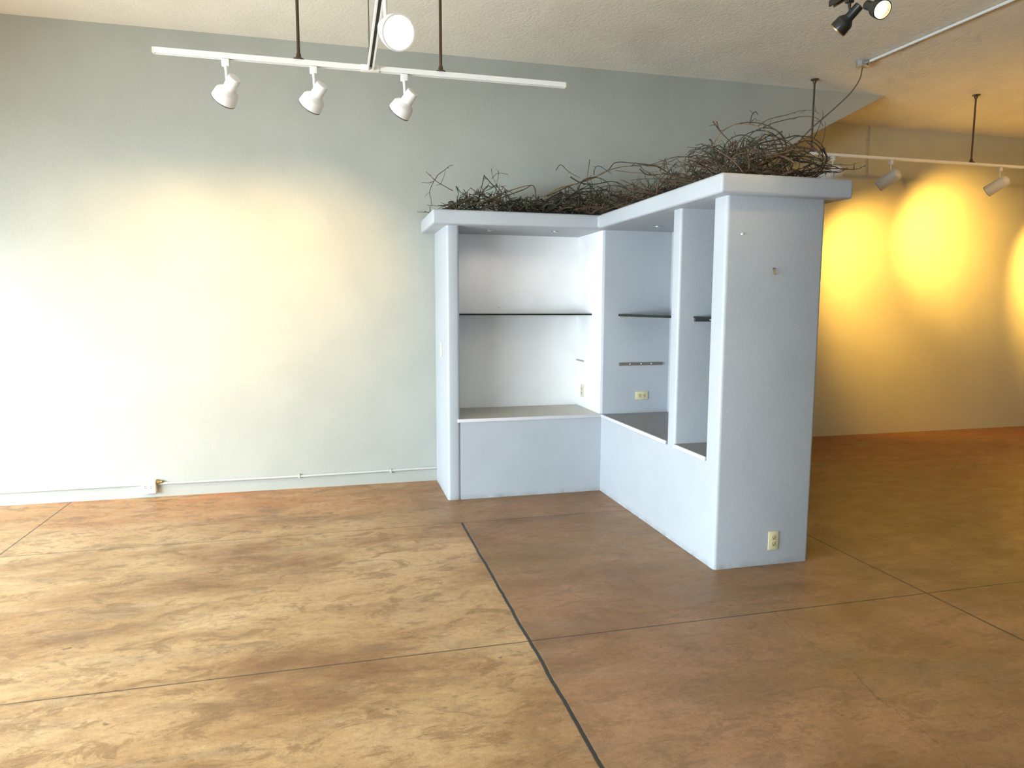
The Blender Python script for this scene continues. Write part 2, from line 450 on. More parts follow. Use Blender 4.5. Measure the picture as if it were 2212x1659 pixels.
# glass shelves and the cleats that carried the lower ones
def shelf(a, b, edge_axis):
    s = cpart('glass_shelf', box(NB(), a, b, .001, 'all', 1), M['glass'], False)
    return s
ZG = 1.490
s1 = shelf((XLP + .002, 5.575, ZG - .010), (XI - .008, YI - .002, ZG), 0)
obj('polished_edge', box(NB(), (XLP + .002, 5.570, ZG - .0125), (XI - .008, 5.5745, ZG + .0005)), M['glassedge'], s1)
XS = 2.265
s2 = shelf((XS, YD1 + .002, ZG - .010), (XR - .042, YF - .002, ZG), 1)
obj('polished_edge', box(NB(), (XS - .005, YD1 + .002, ZG - .018), (XS - .0005, YF - .002, ZG + .0005)), M['glassedge'], s2)
q = at(1499, 686, 1, YD2)
s3 = shelf((q.x, YP + .002, ZG - .010), (XR - .042, YD2 - .002, ZG), 1)
obj('polished_edge', box(NB(), (q.x - .004, YP + .002, ZG - .0105), (q.x - .0005, YD2 - .002, ZG)), M['glassedge'], s3)
cl = cpart('shelf_cleat', box(NB(), (q.x, YD2 - .016, ZG - .034), (XR - .05, YD2 - .0005, ZG - .0115), .002), M['dark'])
obj('screw', lathe(NB(), (q.x + .11, YD2 - .016, ZG - .022), (0, -1, 0), [(0, .005), (.002, .004)], 12), M['screw'], cl)
cl = cpart('shelf_cleat', box(NB(), (XS, YF - .014, ZG - .030), (XR - .05, YF - .0005, ZG - .0115), .002), M['lam_beige'])
obj('screw', lathe(NB(), (XS + .09, YF - .014, ZG - .021), (0, -1, 0), [(0, .005), (.002, .004)], 12), M['screw'], cl)
a = at(1336, 786.5, 1, YF); b_ = at(1429, 785.5, 1, YF)
cl = cpart('shelf_cleat', box(NB(), (a.x, YF - .016, a.z - .012), (b_.x, YF - .0005, a.z + .012), .004), M['cleat'])
for px in (1359, 1383, 1405):
    w = at(px, 786, 1, YF)
    obj('screw', lathe(NB(), (w.x, YF - .016, a.z), (0, -1, 0), [(0, .0055), (.002, .004)], 12), M['screw'], cl)
c1 = at(1247, 776, 0, XI); c2 = at(1280, 781.5, 0, XI)
cpart('shelf_cleat', box(NB(), (XI - .016, min(c1.y, YI - .01) - .18, c1.z - .009), (XI - .0065, min(c1.y, YI - .01), c1.z + .004), .002), M['palecleat'])

# ---------------------------------------------------------------- outlets, pins, hook
def outlet(center, normal, up, label, group=None, plate=M['ivory']):
    """duplex receptacle on a wall; up = direction of the plate's long side"""
    c = Vector(center); n = Vector(normal); u = Vector(up); s = u.cross(n)
    t = thing('power_outlet', label, 'outlet', c, group)
    def slab(w, h, d0, d1, cu=0, cs=0, bev=.0015):
        bm = NB(); box(bm, (-w / 2, -h / 2, d0), (w / 2, h / 2, d1), bev, 'all', 2)
        mt = Matrix((( *(s.x, u.x, n.x), 0), (*(s.y, u.y, n.y), 0), (*(s.z, u.z, n.z), 0), (0, 0, 0, 1)))
        for v in bm.verts: v.co = mt.to_3x3() @ v.co + c + u * cu + s * cs
        return bm
    obj('cover_plate', slab(.070, .115, .0006, .007, bev=.003), plate, t, True, c)
    for k in (-1, 1):
        rcp = obj('receptacle', slab(.033, .028, .007, .0088, k * .0195), M['ivorydark'], t, True, c + u * k * .0195)
        bm = slab(.003, .010, .0088, .0091, k * .0195 + .003, -.0065, 0)
        b2 = slab(.003, .010, .0088, .0091, k * .0195 + .003, .0065, 0)
        b3 = slab(.0055, .0055, .0088, .0091, k * .0195 - .008, 0, 0)
        for extra in (b2, b3):
            me = bpy.data.meshes.new('x'); extra.to_mesh(me); extra.free(); bm.from_mesh(me); bpy.data.meshes.remove(me)
        obj('slots', bm, M['slot'], rcp, False, c + u * k * .0195)
    return t
o1 = at(1669.5, 1167, 1, YN); outlet((o1.x, YN, o1.z), (0, -1, 0), (0, 0, 1), 'ivory upright power outlet low on the front of the cabinet end pillar')
o2 = at(1385.5, 854, 1, YF); outlet((o2.x, YF, o2.z), (0, -1, 0), (1, 0, 0), 'ivory power outlet mounted sideways in the shaded grey niche')
o3 = at(1258, 844, 0, XI - .006); outlet((XI - .006, o3.y, o3.z), (-1, 0, 0), (0, 0, 1), 'pale upright power outlet on side wall of the white niche', None, M['cream'])
o4 = at(954, 755, 0, XL)
sw = thing('light_switch', 'cream switch plate on the left side of the cabinet near the wall', 'switch', (XL, o4.y, o4.z))
obj('cover_plate', box(NB(), (XL - .007, o4.y - .035, o4.z - .0575), (XL - .0006, o4.y + .035, o4.z + .0575), .003), M['cream'], sw, True)
obj('toggle', box(NB(), (XL - .018, o4.y - .005, o4.z - .012), (XL - .007, o4.y + .005, o4.z + .004), .002), M['ivory'], sw, True)

# raceway along the foot of the wall with its surface box
rz = .112
b0 = -1.512
t = thing('conduit_run', 'thin white conduit running along the foot of the grey wall', 'conduit', (0, YA, rz))
segs = [(-4.35, b0 - .062), (b0 + .062, XL - .002)]
for i, (x0, x1) in enumerate(segs):
    obj('pipe', tube(NB(), [(x0, YA - .0115, rz - .01 if i == 0 else rz), ((x0 + x1) / 2, YA - .0115, rz - .004), (x1, YA - .0115, rz + (.006 if i else 0))], .0105, 12), M['pipe'], t, True)
for x in (-3.1, -.35, .42):
    obj('strap', box(NB(), (x - .008, YA - .025, rz - .018), (x + .008, YA - .0005, rz + .016), .003), M['pipe'], t)
t = thing('surface_outlet_box', 'white surface outlet box on the conduit at foot of the wall', 'outlet', (b0, YA, .045))
obj('box', box(NB(), (b0 - .055, YA - .055, .042), (b0 + .055, YA - .0006, .150), .006), M['white'], t, True)
for k in (-1, 1):
    r_ = obj('receptacle', box(NB(), (b0 - .015 + k * .022, YA - .058, .080), (b0 + .015 + k * .022, YA - .0551, .114), .002), M['cream'], t, True)
    bm = NB()
    for dz in (-.008, .008): box(bm, (b0 - .002 + k * .022, YA - .0588, .097 + dz - .004), (b0 + .003 + k * .022, YA - .0581, .097 + dz + .004))
    obj('slots', bm, M['slot'], r_)
obj('connector', lathe(NB(), (b0 + .0552, YA - .02, .128), (1, 0, 0), [(0, .017), (.022, .017), (.024, .013), (.045, .013)], 16), M['brass'], t, True)

hk = at(1670, 587, 1, YN)
t = thing('cup_hook', 'small brass hook screwed into the front of the end pillar', 'hook', (hk.x, YN, hk.z))
obj('shank', tube(NB(), [(hk.x, YN - .0006, hk.z + .018), (hk.x, YN - .010, hk.z + .016)], .0042, 8), M['rim'], t, True)
obj('hook', tube(NB(), [(hk.x, YN - .010, hk.z + .017), (hk.x - .004, YN - .012, hk.z + .004), (hk.x - .006, YN - .014, hk.z - .010), (hk.x, YN - .018, hk.z - .018), (hk.x + .007, YN - .018, hk.z - .013), (hk.x + .008, YN - .018, hk.z - .006)], .0028, 8), M['brass'], t, True)
pn = at(1602, 506, 1, YN)
tag(obj('nail', lathe(NB(), (pn.x, YN - .0005, pn.z), (0, -1, 0), [(0, .003), (.004, .003), (.0045, .0075), (.007, .006)], 16), M['screw'], None, True), 'tiny shiny nail head high on the front of the end pillar', 'nail')
pn = at(1078, 662, 1, YI)
tag(obj('nail', lathe(NB(), (pn.x, YI - .0005, pn.z), (0, -1, 0), [(0, .004), (.004, .004), (.0045, .010), (.007, .008)], 16), M['screw'], None, True), 'tiny shiny nail head in the white niche back above the glass shelf', 'nail')

# ---------------------------------------------------------------- track lighting
def rail_box(bm, a, b, w=.036, h=.030):
    """U-shaped rail from a to b (horizontal): top web and two flanges, open slot below"""
    a = Vector(a); b = Vector(b); d = (b - a).normalized(); s = Vector((-d.y, d.x, 0)); z = Vector((0, 0, 1))
    prof = [(-w / 2, -h / 2), (-w / 2, h / 2), (w / 2, h / 2), (w / 2, -h / 2), (w / 2 - .009, -h / 2), (w / 2 - .009, h / 2 - .006), (-w / 2 + .009, h / 2 - .006), (-w / 2 + .009, -h / 2)]
    R0 = [bm.verts.new(a + s * x + z * y) for x, y in prof]; R1 = [bm.verts.new(b + s * x + z * y) for x, y in prof]
    n = len(prof)
    for i in range(n): bm.faces.new((R0[i], R0[(i + 1) % n], R1[(i + 1) % n], R1[i]))
    bm.faces.new(R0); bm.faces.new(R1[::-1])
    return bm

def rail(root, a, b, mat, w=.036, h=.030):
    r = obj('rail', rail_box(NB(), a, b, w, h), mat, root)
    a = Vector(a); b = Vector(b); d = (b - a).normalized(); s = Vector((-d.y, d.x, 0))
    bm = NB(); z0 = a.z + h / 2 - .0064
    vs = [bm.verts.new(p) for p in (a + s * (w / 2 - .0092) + Vector((0, 0, z0 - a.z)), a - s * (w / 2 - .0092) + Vector((0, 0, z0 - a.z)), b - s * (w / 2 - .0092) + Vector((0, 0, z0 - a.z)), b + s * (w / 2 - .0092) + Vector((0, 0, z0 - a.z)))]
    f = bm.faces.new(vs); bmesh.ops.extrude_face_region(bm, geom=[f])
    bm.verts.ensure_lookup_table()
    for v in bm.verts[4:]: v.co.z -= .004
    obj('slot_liner', bm, M['slot'] if mat is not M['black'] else M['black'], r)
    return r

def hang_rod(root, x, y, ztop, zbot, r=.0095, mat=None):
    mat = mat or M['rod']
    rd = obj('hanger_rod', tube(NB(), [(x, y, zbot), (x, y, ztop)], r, 12), mat, root, True)
    obj('ceiling_flange', lathe(NB(), (x, y, ztop - .0005), (0, 0, -1), [(0, .036), (.006, .036), (.014, .018), (.035, .0135)], 24), mat, rd, True)
    obj('foot_flange', lathe(NB(), (x, y, zbot), (0, 0, 1), [(0, .032), (.005, .032), (.014, .016), (.035, .013)], 24), mat, rd, True)
    return rd

YT = 4.445
tl = at(330, 105, 2, ZT).x; tr = at(1217, 187, 2, ZT).x
tx = at(800, 147, 2, ZT).x
t1 = thing('track_light_rail', 'white T-shaped track light rail hung by rods in front of the grey wall', 'light track', (tx, YT, ZT))
rail(t1, (tl, YT, ZT), (tx - .02, YT, ZT), M['white'])
rail(t1, (tx + .02, YT, ZT), (tr, YT, ZT), M['white'])
obj('tee_connector', box(NB(), (tx - .055, YT - .022, ZT - .017), (tx + .055, YT + .020, ZT + .018), .003), M['white'], t1, True)
rail(t1, (tx, YT - .022, ZT), (tx, 1.95, ZT), M['white'])
for s_, x_ in ((-1, tl - .004), (1, tr + .004)):
    obj('end_cap', box(NB(), (x_ - .004, YT - .0185, ZT - .0155), (x_ + .004, YT + .0185, ZT + .0155), .002), M['cream'], t1, True)
for px, py in ((645, 122), (952, 152)):
    hang_rod(t1, at(px, py, 1, YT).x, YT, H, ZT + .0155)
hang_rod(t1, tx, 3.30, H, ZT + .0155)
obj('feed_wire', tube(NB(), [(tx - .004, YT + .008, ZT + .018), (tx - .004, YT + .006, H - .0006)], .004, 8), M['cable'], t1, True)

def spot_flared(top, aim, label, group, mat, lamp_mat, scale=1.0, off=(.030, -.004), rim_mat=None, stem=.095, kr=1.0, kl=1.0):
    """bell shaped track head under a rail; top = point on the rail's underside"""
    p = Vector(top); d = Vector(aim).normalized(); k = scale
    t = thing('spotlight', label, 'spotlight', p, group)
    obj('adapter', box(NB(), (p.x - .022 * k, p.y - .017 * k, p.z - .040 * k), (p.x + .022 * k, p.y + .017 * k, p.z - .0006), .004), mat, t, True)
    piv = p + Vector((off[0] * k, off[1] * k, -.040 * k - stem * k))
    obj('stem', tube(NB(), [p + Vector((0, 0, -.040 * k)), p + Vector((.001, 0, -.06 * k)), p + Vector((.002, -.002, -(.04 + stem * .8) * k)), piv - d * .006 * k], [.011 * k, .009 * k, .008 * k, .010 * k], 10), mat, t, True)
    o = piv - d * .045 * k
    prof = [(0, .002), (.0005, .030), (.004, .036), (.075, .037), (.082, .039), (.100, .060), (.110, .066), (.150, .071), (.160, .0715), (.160, .067), (.12, .060), (.105, .045)]
    sh = obj('housing', lathe(NB(), o, d, [(a * k * kl, r * k * kr) for a, r in prof], 36, True, True), mat, t, True)
    obj('rim', lathe(NB(), o + d * .1602 * k * kl, d, [(0, .0715 * k * kr), (.006 * k, .0710 * k * kr), (.006 * k, .064 * k * kr), (0, .064 * k * kr)], 36, False, False), rim_mat or M['rim'], sh, True)
    obj('lamp', lathe(NB(), o + d * .106 * k * kl, d, [(0, .050 * k * kr), (.030 * k * kl, .060 * k * kr), (.042 * k * kl, .052 * k * kr), (.052 * k * kl, .034 * k * kr), (.056 * k * kl, .008 * k * kr)], 28), lamp_mat, t, True)
    return t, o + d * .185 * k * kl, d

def spot_tube(top, aim, label, group, mat, lamp_mat, k=1.0):
    p = Vector(top); d = Vector(aim).normalized()
    t = thing('spotlight', label, 'spotlight', p, group)
    obj('adapter', box(NB(), (p.x - .018, p.y - .016, p.z - .042), (p.x + .018, p.y + .016, p.z - .0006), .004), mat, t, True)
    piv = p + Vector((.045, -.006, -.145)) * 1.0
    obj('stem', tube(NB(), [p + Vector((0, 0, -.042)), p + Vector((0, 0, -.085)), piv + Vector((-.025, 0, .03)), piv], .006, 8), mat, t, True)
    o = piv - d * .055 * k
    prof = [(0, .004), (.002, .020), (.010, .040), (.026, .054), (.045, .058), (.215, .058), (.215, .053), (.17, .051), (.165, .03)]
    sh = obj('housing', lathe(NB(), o, d, [(a * k, r * k) for a, r in prof], 32), mat, t, True)
    obj('rim', lathe(NB(), o + d * .2152 * k, d, [(0, .058 * k), (.003, .0575 * k), (.003, .053 * k), (0, .053 * k)], 32, False, False), M['rim'], sh, True)
    obj('lamp', lathe(NB(), o + d * .167 * k, d, [(0, .040 * k), (.02 * k, .048 * k), (.026 * k, .02 * k)], 24), lamp_mat, t, True)
    return t, o + d * .235 * k, d

def spot_light(pos, d, grp, deg, blend=1.0, rad=.05):
    watts, col = POWER[grp]
    l = bpy.data.lights.new('spot_beam', 'SPOT'); l.energy = watts; l.color = col
    l.spot_size = math.radians(deg); l.spot_blend = blend; l.shadow_soft_size = rad
    o = bpy.data.objects.new('spot_beam', l); COL.objects.link(o)
    o.location = pos; o.rotation_euler = Vector(d).to_track_quat('-Z', 'Y').to_euler()
    return o

ZU = ZT - .015
near_aim = Vector((-.50, .547, -.67))
labs = ['leftmost white bell spotlight under the T-shaped rail', 'middle white bell spotlight under the T-shaped rail below a bronze rod',
        'right white bell spotlight under the rail beneath the glowing lamp']
near_hits = [(270, 680), (460, 660), (630, 650)]              # where each beam lands on the wall
for k, ((px, py), lb) in enumerate(zip(((487, 126), (677, 146), (873, 166)), labs)):
    x = at(px, py, 1, YT).x
    t, pos, d = spot_flared((x, YT, ZU), near_aim, lb, 'bell spotlights on the white rail', M['white'], M['bulbwarm'])
    spot_light(pos, at(*near_hits[k], 1, YA) - pos, 'near', 76)
# lit head on the stem of the T, turned to the camera
yb = 3.16
t, pos, d = spot_flared((tx, yb, ZU), (.25, -.84, -.40), 'glowing white spotlight facing the viewer under the near arm of the rail', None, M['white'], M['bulb'], 1.05, (.02, .06), M['white'], .155)
spot_light(pos, d, 'nearbulb', 120)

# black rail and its two heads, upper right; it runs in depth like the conduit
bt = at(1797, 9, 2, ZT)
t2 = thing('track_light_rail', 'black track light rail end at the top edge of the view', 'light track', (bt.x, bt.y, ZT))
rail(t2, (bt.x, bt.y, ZT), (bt.x, bt.y - 2.4, ZT), M['black'], .034, .026)
hang_rod(t2, bt.x, bt.y - 1.2, H, ZT + .0135)
t, pos, d = spot_flared((bt.x, bt.y - .12, ZU + .002), (-.33, .66, -.62), 'small black bell spotlight hanging from the black rail', 'heads on the black rail', M['black'], M['bulbwarm'], .76, (.030, -.006), M['brass'], .05, .78, 1.02)
spot_light(pos, d, 'black', 90)
t, pos, d = spot_flared((bt.x, bt.y - .325, ZU + .002), (-.12, -.85, -.50), 'glowing spotlight facing the viewer at the top edge beside the black spotlight', 'heads on the black rail', M['black'], M['bulb'], .80, (-.02, .06), M['black'], .095, .68, 1.0)
spot_light(pos, d, 'blackbulb', 120)

# far rail in front of the amber wall
YFT = 5.75
fx0 = 4.335
t3 = thing('track_light_rail', 'long thin white rail hung before the amber far wall', 'light track', (6.1, YFT, ZT))
rail(t3, (fx0, YFT, ZT), (9.2, YFT, ZT), M['white'], .030, .024)
for px, py in ((1760, 174), (2109, 203)):
    hang_rod(t3, at(px, py, 1, YFT).x, YFT, H, ZT + .0125, .0085)
far_hits = [(1770, 600), (1915, 615), (2045, 515), (2300, 600)]      # where each beam lands on the far wall
far_labs = ['white tube spotlight half hidden behind the cabinet cap', 'white tube spotlight in the middle of the far rail', 'white tube spotlight at the right edge of the view', 'white tube spotlight beyond the right edge of the view']
for i, (px, py) in enumerate(((1799, 346), (1925, 351), (2161, 362), (2450, 372))):
    x = at(px, py, 1, YFT).x
    vis = Vector((-.37, .78, -.50))
    if i < 3:
        t, pos, d = spot_tube((x, YFT, ZT - .012), vis if i else (-.5, .6, -.3), far_labs[i], 'tube spotlights on the far rail', M['tubewhite'], M['bulbwarm'])
    else: pos = Vector((x, YFT + .1, 2.7))
    spot_light(pos, at(*far_hits[i], 1, YB) - pos, 'far%d' % i, 80)

# galvanised box, conduit and cable on the ceiling
cb = at(1863, 141, 2, H - .03)
ce = at(2185, 0, 2, H - .02)
t = thing('junction_box', 'grey metal junction box on the ceiling above the vines', 'junction box', (cb.x, cb.y, H))
obj('box', lathe(NB(), (cb.x, cb.y, H - .0006), (0, 0, -1), [(0, .052), (.034, .052), (.038, .048)], 8), M['steel'], t)
obj('cover', lathe(NB(), (cb.x, cb.y, H - .0388), (0, 0, -1), [(0, .054), (.004, .054), (.005, .02), (.012, .014)], 8), M['steel'], t)
obj('connector', tube(NB(), [(cb.x, cb.y - .05, H - .022), (cb.x + .001, cb.y - .085, H - .022)], .0145, 10), M['steel'], t, True)
cdir = (Vector((ce.x, ce.y, 0)) - Vector((cb.x, cb.y, 0))).normalized()
tag(obj('ceiling_conduit', tube(NB(), [Vector((cb.x, cb.y, H - .022)) + cdir * .086, Vector((cb.x, cb.y, H - .022)) + cdir * 5.2], .0115, 12), M['conduit'], None, True),
    'pale straight conduit pipe running across the ceiling from the grey box', 'conduit')
cpts = []
end = Vector((2.62, 4.15, 2.36))
start = Vector((cb.x, cb.y, H - .052))
for s_, (px, py) in ((.0, (1863, 150)), (.10, (1857, 171)), (.24, (1838, 200)), (.42, (1806, 231)), (.58, (1776, 257)), (.74, (1744, 286)), (.9, (1712, 325)), (1.0, (1690, 366))):
    yv = start.y + (end.y - start.y) * s_
    cpts.append(at(px, py, 1, yv) if s_ > .01 else start)
def smooth_path(pts, n=6):
    pts = [Vector(p) for p in pts]; out = []
    for i in range(len(pts) - 1):
        p0, p1, p2, p3 = pts[max(i - 1, 0)], pts[i], pts[i + 1], pts[min(i + 2, len(pts) - 1)]
        for k in range(n):
            u = k / n
            out.append(.5 * ((2 * p1) + (p2 - p0) * u + (2 * p0 - 5 * p1 + 4 * p2 - p3) * u * u + (3 * p1 - p0 - 3 * p2 + p3) * u ** 3))
    out.append(pts[-1]); return out
tag(obj('power_cable', tube(NB(), smooth_path(cpts), .0048, 8), M['cable'], None, True), 'thin cable drooping from the ceiling box down into the vines', 'cable')

# ---------------------------------------------------------------- dried vines on the cap
rng = random.Random(11)
def interp(tab, x):
    if x <= tab[0][0]: return tab[0][1]
    for (a, b), (c, d) in zip(tab, tab[1:]):
        if x <= c: return b + (d - b) * (x - a) / (c - a)
    return tab[-1][1]

def random_twig(bm, start, heading, length, r0, curl, env, n=9, lift=.35, sides=4):
    """a bent twig that stays above the cap and under the height env(p)"""
    p = Vector(start); d = Vector(heading).normalized(); pts = [p.copy()]; step = length / n
    turn = Vector((rng.uniform(-1, 1), rng.uniform(-1, 1), rng.uniform(-1, 1))) * curl
    for i in range(n):
        d = (d + turn * .35 + Vector((rng.gauss(0, 1), rng.gauss(0, 1), rng.gauss(0, .8))) * .16).normalized()
        q = p + d * step
        top = Z1 + max(.02, env(q))
        if q.z > top: d.z = -abs(d.z) * .6; d.normalize(); q = p + d * step; q.z = min(q.z, top)
        if q.z < Z1 + r0 + .001: d.z = abs(d.z) * .8 + .05; q.z = Z1 + r0 + .002
        p = q; pts.append(p.copy())
    tube(bm, pts, [r0 * (1 - .6 * i / n) for i in range(n + 1)], sides)
    return pts

def vine_bundle(label, loc, spots, env, n_green, n_brown, n_dark, strands, lmin=.18, lmax=.5, thin=.0022, curl=.5, gmat=None):
    t = thing('vine_bundle', label, 'vines', loc, 'dried vines on the cabinet top')
    for nm, cnt, mt in (('twigs', n_green, gmat or M['vgreen']), ('twigs', n_brown, M['vbrown']), ('twigs', n_dark, M['vdark'])):
        if not cnt: continue
        bm = NB()
        for i in range(cnt):
            s = spots(); ln = rng.uniform(lmin, lmax)
            h = max(.0, env(s)); s.z = Z1 + .004 + rng.random() ** 1.8 * h * .75
            a = rng.uniform(0, 2 * math.pi)
            pts = random_twig(bm, s, (math.cos(a), math.sin(a) * .7, rng.uniform(-.2, .75)), ln, thin * rng.uniform(.7, 1.6), curl, env)
            if rng.random() < .75:                     # side shoots
                for _ in range(rng.choice((1, 2, 2, 3))):
                    k = rng.randrange(2, len(pts) - 1)
                    dd = (pts[k + 1] - pts[k]).normalized()
                    side = Vector((rng.uniform(-1, 1), rng.uniform(-1, 1), rng.uniform(-.3, 1))).normalized()
                    random_twig(bm, pts[k], dd + side * 1.1, rng.uniform(.03, .09), thin * .75, .3, lambda q: env(q) + .03, 3)
        o = obj(nm, bm, mt, t); o['kind'] = 'stuff'
    for pts, r, mt in strands:
        pp = smooth_path(pts, 5); n = len(pp)
        bm = tube(NB(), pp, [r * (1 - .55 * i / n) for i in range(n)], 6)
        for i in range(2, n - 2, 5):                   # nodes and thorns
            if rng.random() < .5:
                d = Vector((rng.uniform(-1, 1), rng.uniform(-.5, .5), rng.uniform(-.6, 1))).normalized()
                tube(bm, [pp[i], pp[i] + d * rng.uniform(.015, .045)], [r * .55, r * .25], 4)
        obj('vine', bm, mt, t, True)
    return t

def strand(yv, pix, r, mt, yv2=None):
    """a strand through photograph pixels, its depth running from yv to yv2"""
    out = []; n = len(pix); yv2 = yv if yv2 is None else yv2
    for i, (px, py) in enumerate(pix):
        y = yv + (yv2 - yv) * i / max(1, n - 1)
        p = at(px, py, 1, y); p.z = max(p.z, Z1 + r + .002)
        out.append(p)
    return (out, r, M[mt])

# bundle on the left wing
def pxx(q):                                          # height tables are keyed by x along the left wing
    return q.x
xw = lambda px: at(px, 450, 1, 5.45).x
hL = [(xw(955), .04), (xw(985), .10), (xw(1005), .20), (xw(1030), .14), (xw(1050), .28), (xw(1075), .22), (xw(1095), .10), (xw(1140), .15), (xw(1185), .13), (xw(1220), .10)]
hM = [(xw(1150), .08), (xw(1185), .12), (xw(1215), .22), (xw(1245), .30), (xw(1275), .28), (xw(1310), .20), (xw(1340), .20), (xw(1380), .16), (xw(1420), .2)]
envL = lambda q: interp(hL, q.x)
envM = lambda q: interp(hM, q.x)
def spotsL(): return Vector((rng.uniform(xw(968), xw(1190)), rng.uniform(5.30, 5.62), 0))
def spotsM(): return Vector((rng.uniform(xw(1160), xw(1400)), rng.uniform(5.30, 5.66), 0))
SL = [
    strand(5.40, [(978, 412), (960, 402), (940, 390), (930, 380), (920, 371)], .0035, 'vbrown'),
    strand(5.41, [(940, 388), (946, 378), (962, 366), (972, 358), (979, 357)], .0034, 'vdark'),
    strand(5.42, [(938, 390), (932, 402), (928, 416), (932, 435), (933, 449)], .0030, 'vdark'),
    strand(5.43, [(937, 391), (926, 395), (910, 394)], .0024, 'vbrown'),
    strand(5.42, [(951, 398), (958, 384), (962, 368)], .0024, 'vbrown'),
    strand(5.40, [(928, 415), (922, 420), (917, 426)], .0020, 'vtan'),
    strand(5.42, [(1062, 386), (1072, 376), (1084, 374), (1098, 378)], .0022, 'vgreen'),
    strand(5.44, [(1061, 365), (1064, 380), (1070, 396)], .0020, 'vdark'),
    strand(5.44, [(1077, 368), (1076, 382), (1073, 400)], .0020, 'vdark'),
    strand(5.40, [(1046, 378), (1042, 398), (1036, 418), (1030, 440)], .0045, 'vgreen'),
    strand(5.39, [(1046, 380), (1060, 395), (1074, 412), (1082, 436)], .0045, 'vgreen'),
    strand(5.41, [(985, 402), (990, 420), (984, 445)], .0045, 'vgreen'),
    strand(5.38, [(985, 402), (996, 416), (1012, 424)], .0040, 'vgreen'),
    strand(5.36, [(1000, 448), (1040, 436), (1085, 418), (1120, 406), (1150, 400), (1156, 412)], .0065, 'vtan'),
    strand(5.40, [(1030, 446), (1080, 428), (1130, 410), (1152, 402), (1160, 440)], .0055, 'vbrown'),
    strand(5.45, [(970, 446), (1010, 430), (1060, 432), (1110, 440)], .0055, 'vbrown'),
]
vine_bundle('low dark green twiggy vines on the left end of the cabinet top', (1.25, 5.45, Z1), spotsL, envL, 105, 50, 60, SL, .12, .34, .0040, .55)
SM = [
    strand(5.38, [(1176, 425), (1205, 408), (1240, 398), (1275, 388), (1305, 372), (1335, 362), (1370, 358), (1410, 356), (1440, 364)], .0060, 'vtan'),
    strand(5.42, [(1182, 424), (1230, 402), (1290, 380), (1315, 366), (1330, 351), (1365, 352), (1410, 357), (1440, 372)], .0050, 'vbrown'),
    strand(5.44, [(1330, 368), (1360, 372), (1390, 374), (1420, 370)], .0030, 'vtan'),
    strand(5.44, [(1201, 368), (1211, 356), (1225, 368), (1240, 378), (1254, 384)], .0030, 'vdark'),
    strand(5.43, [(1274, 345), (1271, 365), (1268, 390)], .0030, 'vdark'),
    strand(5.41, [(1283, 378), (1285, 364), (1294, 359), (1310, 368), (1322, 376)], .0032, 'vgreen'),
    strand(5.38, [(1232, 382), (1255, 395), (1285, 398), (1320, 392), (1345, 400), (1360, 420)], .0050, 'vgreen'),
    strand(5.36, [(1200, 440), (1240, 420), (1290, 412), (1335, 416), (1370, 430)], .0055, 'vgreen'),
    strand(5.37, [(1258, 440), (1250, 410), (1262, 388), (1292, 384), (1316, 400), (1310, 430)], .0045, 'vdark'),
    strand(5.40, [(1340, 404), (1360, 400), (1374, 393), (1378, 384)], .0024, 'vdark'),
    strand(5.40, [(1372, 412), (1376, 398), (1381, 386)], .0024, 'vdark'),
    strand(5.34, [(1120, 448), (1180, 440), (1260, 446), (1330, 438), (1400, 420)], .0065, 'vbrown'),
]
vine_bundle('tangled green and brown vines over the inner corner of the cabinet top', (1.95, 5.45, Z1), spotsM, envM, 130, 75, 80, SM, .14, .40, .0040, .55)

# trailing part and big coil along the right wing (keyed by y)
hR = [(3.45, .13), (3.55, .24), (3.75, .32), (3.95, .34), (4.15, .29), (4.35, .17), (4.7, .15), (5.1, .14), (5.5, .15)]
def envT(q): return interp(hR, q.y) if q.y > 4.2 else .2
def spotsT(): return Vector((rng.uniform(2.07, 2.45), rng.uniform(4.15, 5.35), 0))
ST = [
    strand(5.0, [(1410, 415), (1440, 390), (1470, 372), (1495, 338), (1502, 320)], .0030, 'vbrown'),
    strand(4.9, [(1380, 356), (1420, 360), (1450, 376), (1480, 376), (1500, 392)], .0045, 'vbrown'),
    strand(4.8, [(1382, 365), (1400, 378), (1440, 376), (1478, 384), (1500, 400)], .0040, 'vdark'),
    strand(4.6, [(1470, 400), (1485, 372), (1500, 350), (1520, 338), (1545, 348)], .0045, 'vbrown'),
    strand(4.5, [(1488, 392), (1500, 368), (1512, 344), (1530, 338)], .0050, 'vdark'),
    strand(4.7, [(1400, 425), (1440, 405), (1490, 390), (1540, 372)], .0070, 'vbrown', 4.2),
    strand(5.2, [(1320, 448), (1370, 432), (1430, 414), (1480, 395)], .0070, 'vbrown', 4.6),
    strand(3.80, [(1488, 402), (1494, 396), (1491, 384), (1475, 390)], .0026, 'vdark'),
    strand(4.35, [(1442, 408), (1443, 420), (1436, 434)], .0022, 'vdark'),
]
# two sprigs hang over the cap's edge: keep their own depth
vine_bundle('thin trail of brown vines along the right wing of the cabinet top', (2.3, 4.7, Z1), spotsT, envT, 50, 110, 80, ST[:7], .15, .40, .0036, .5)

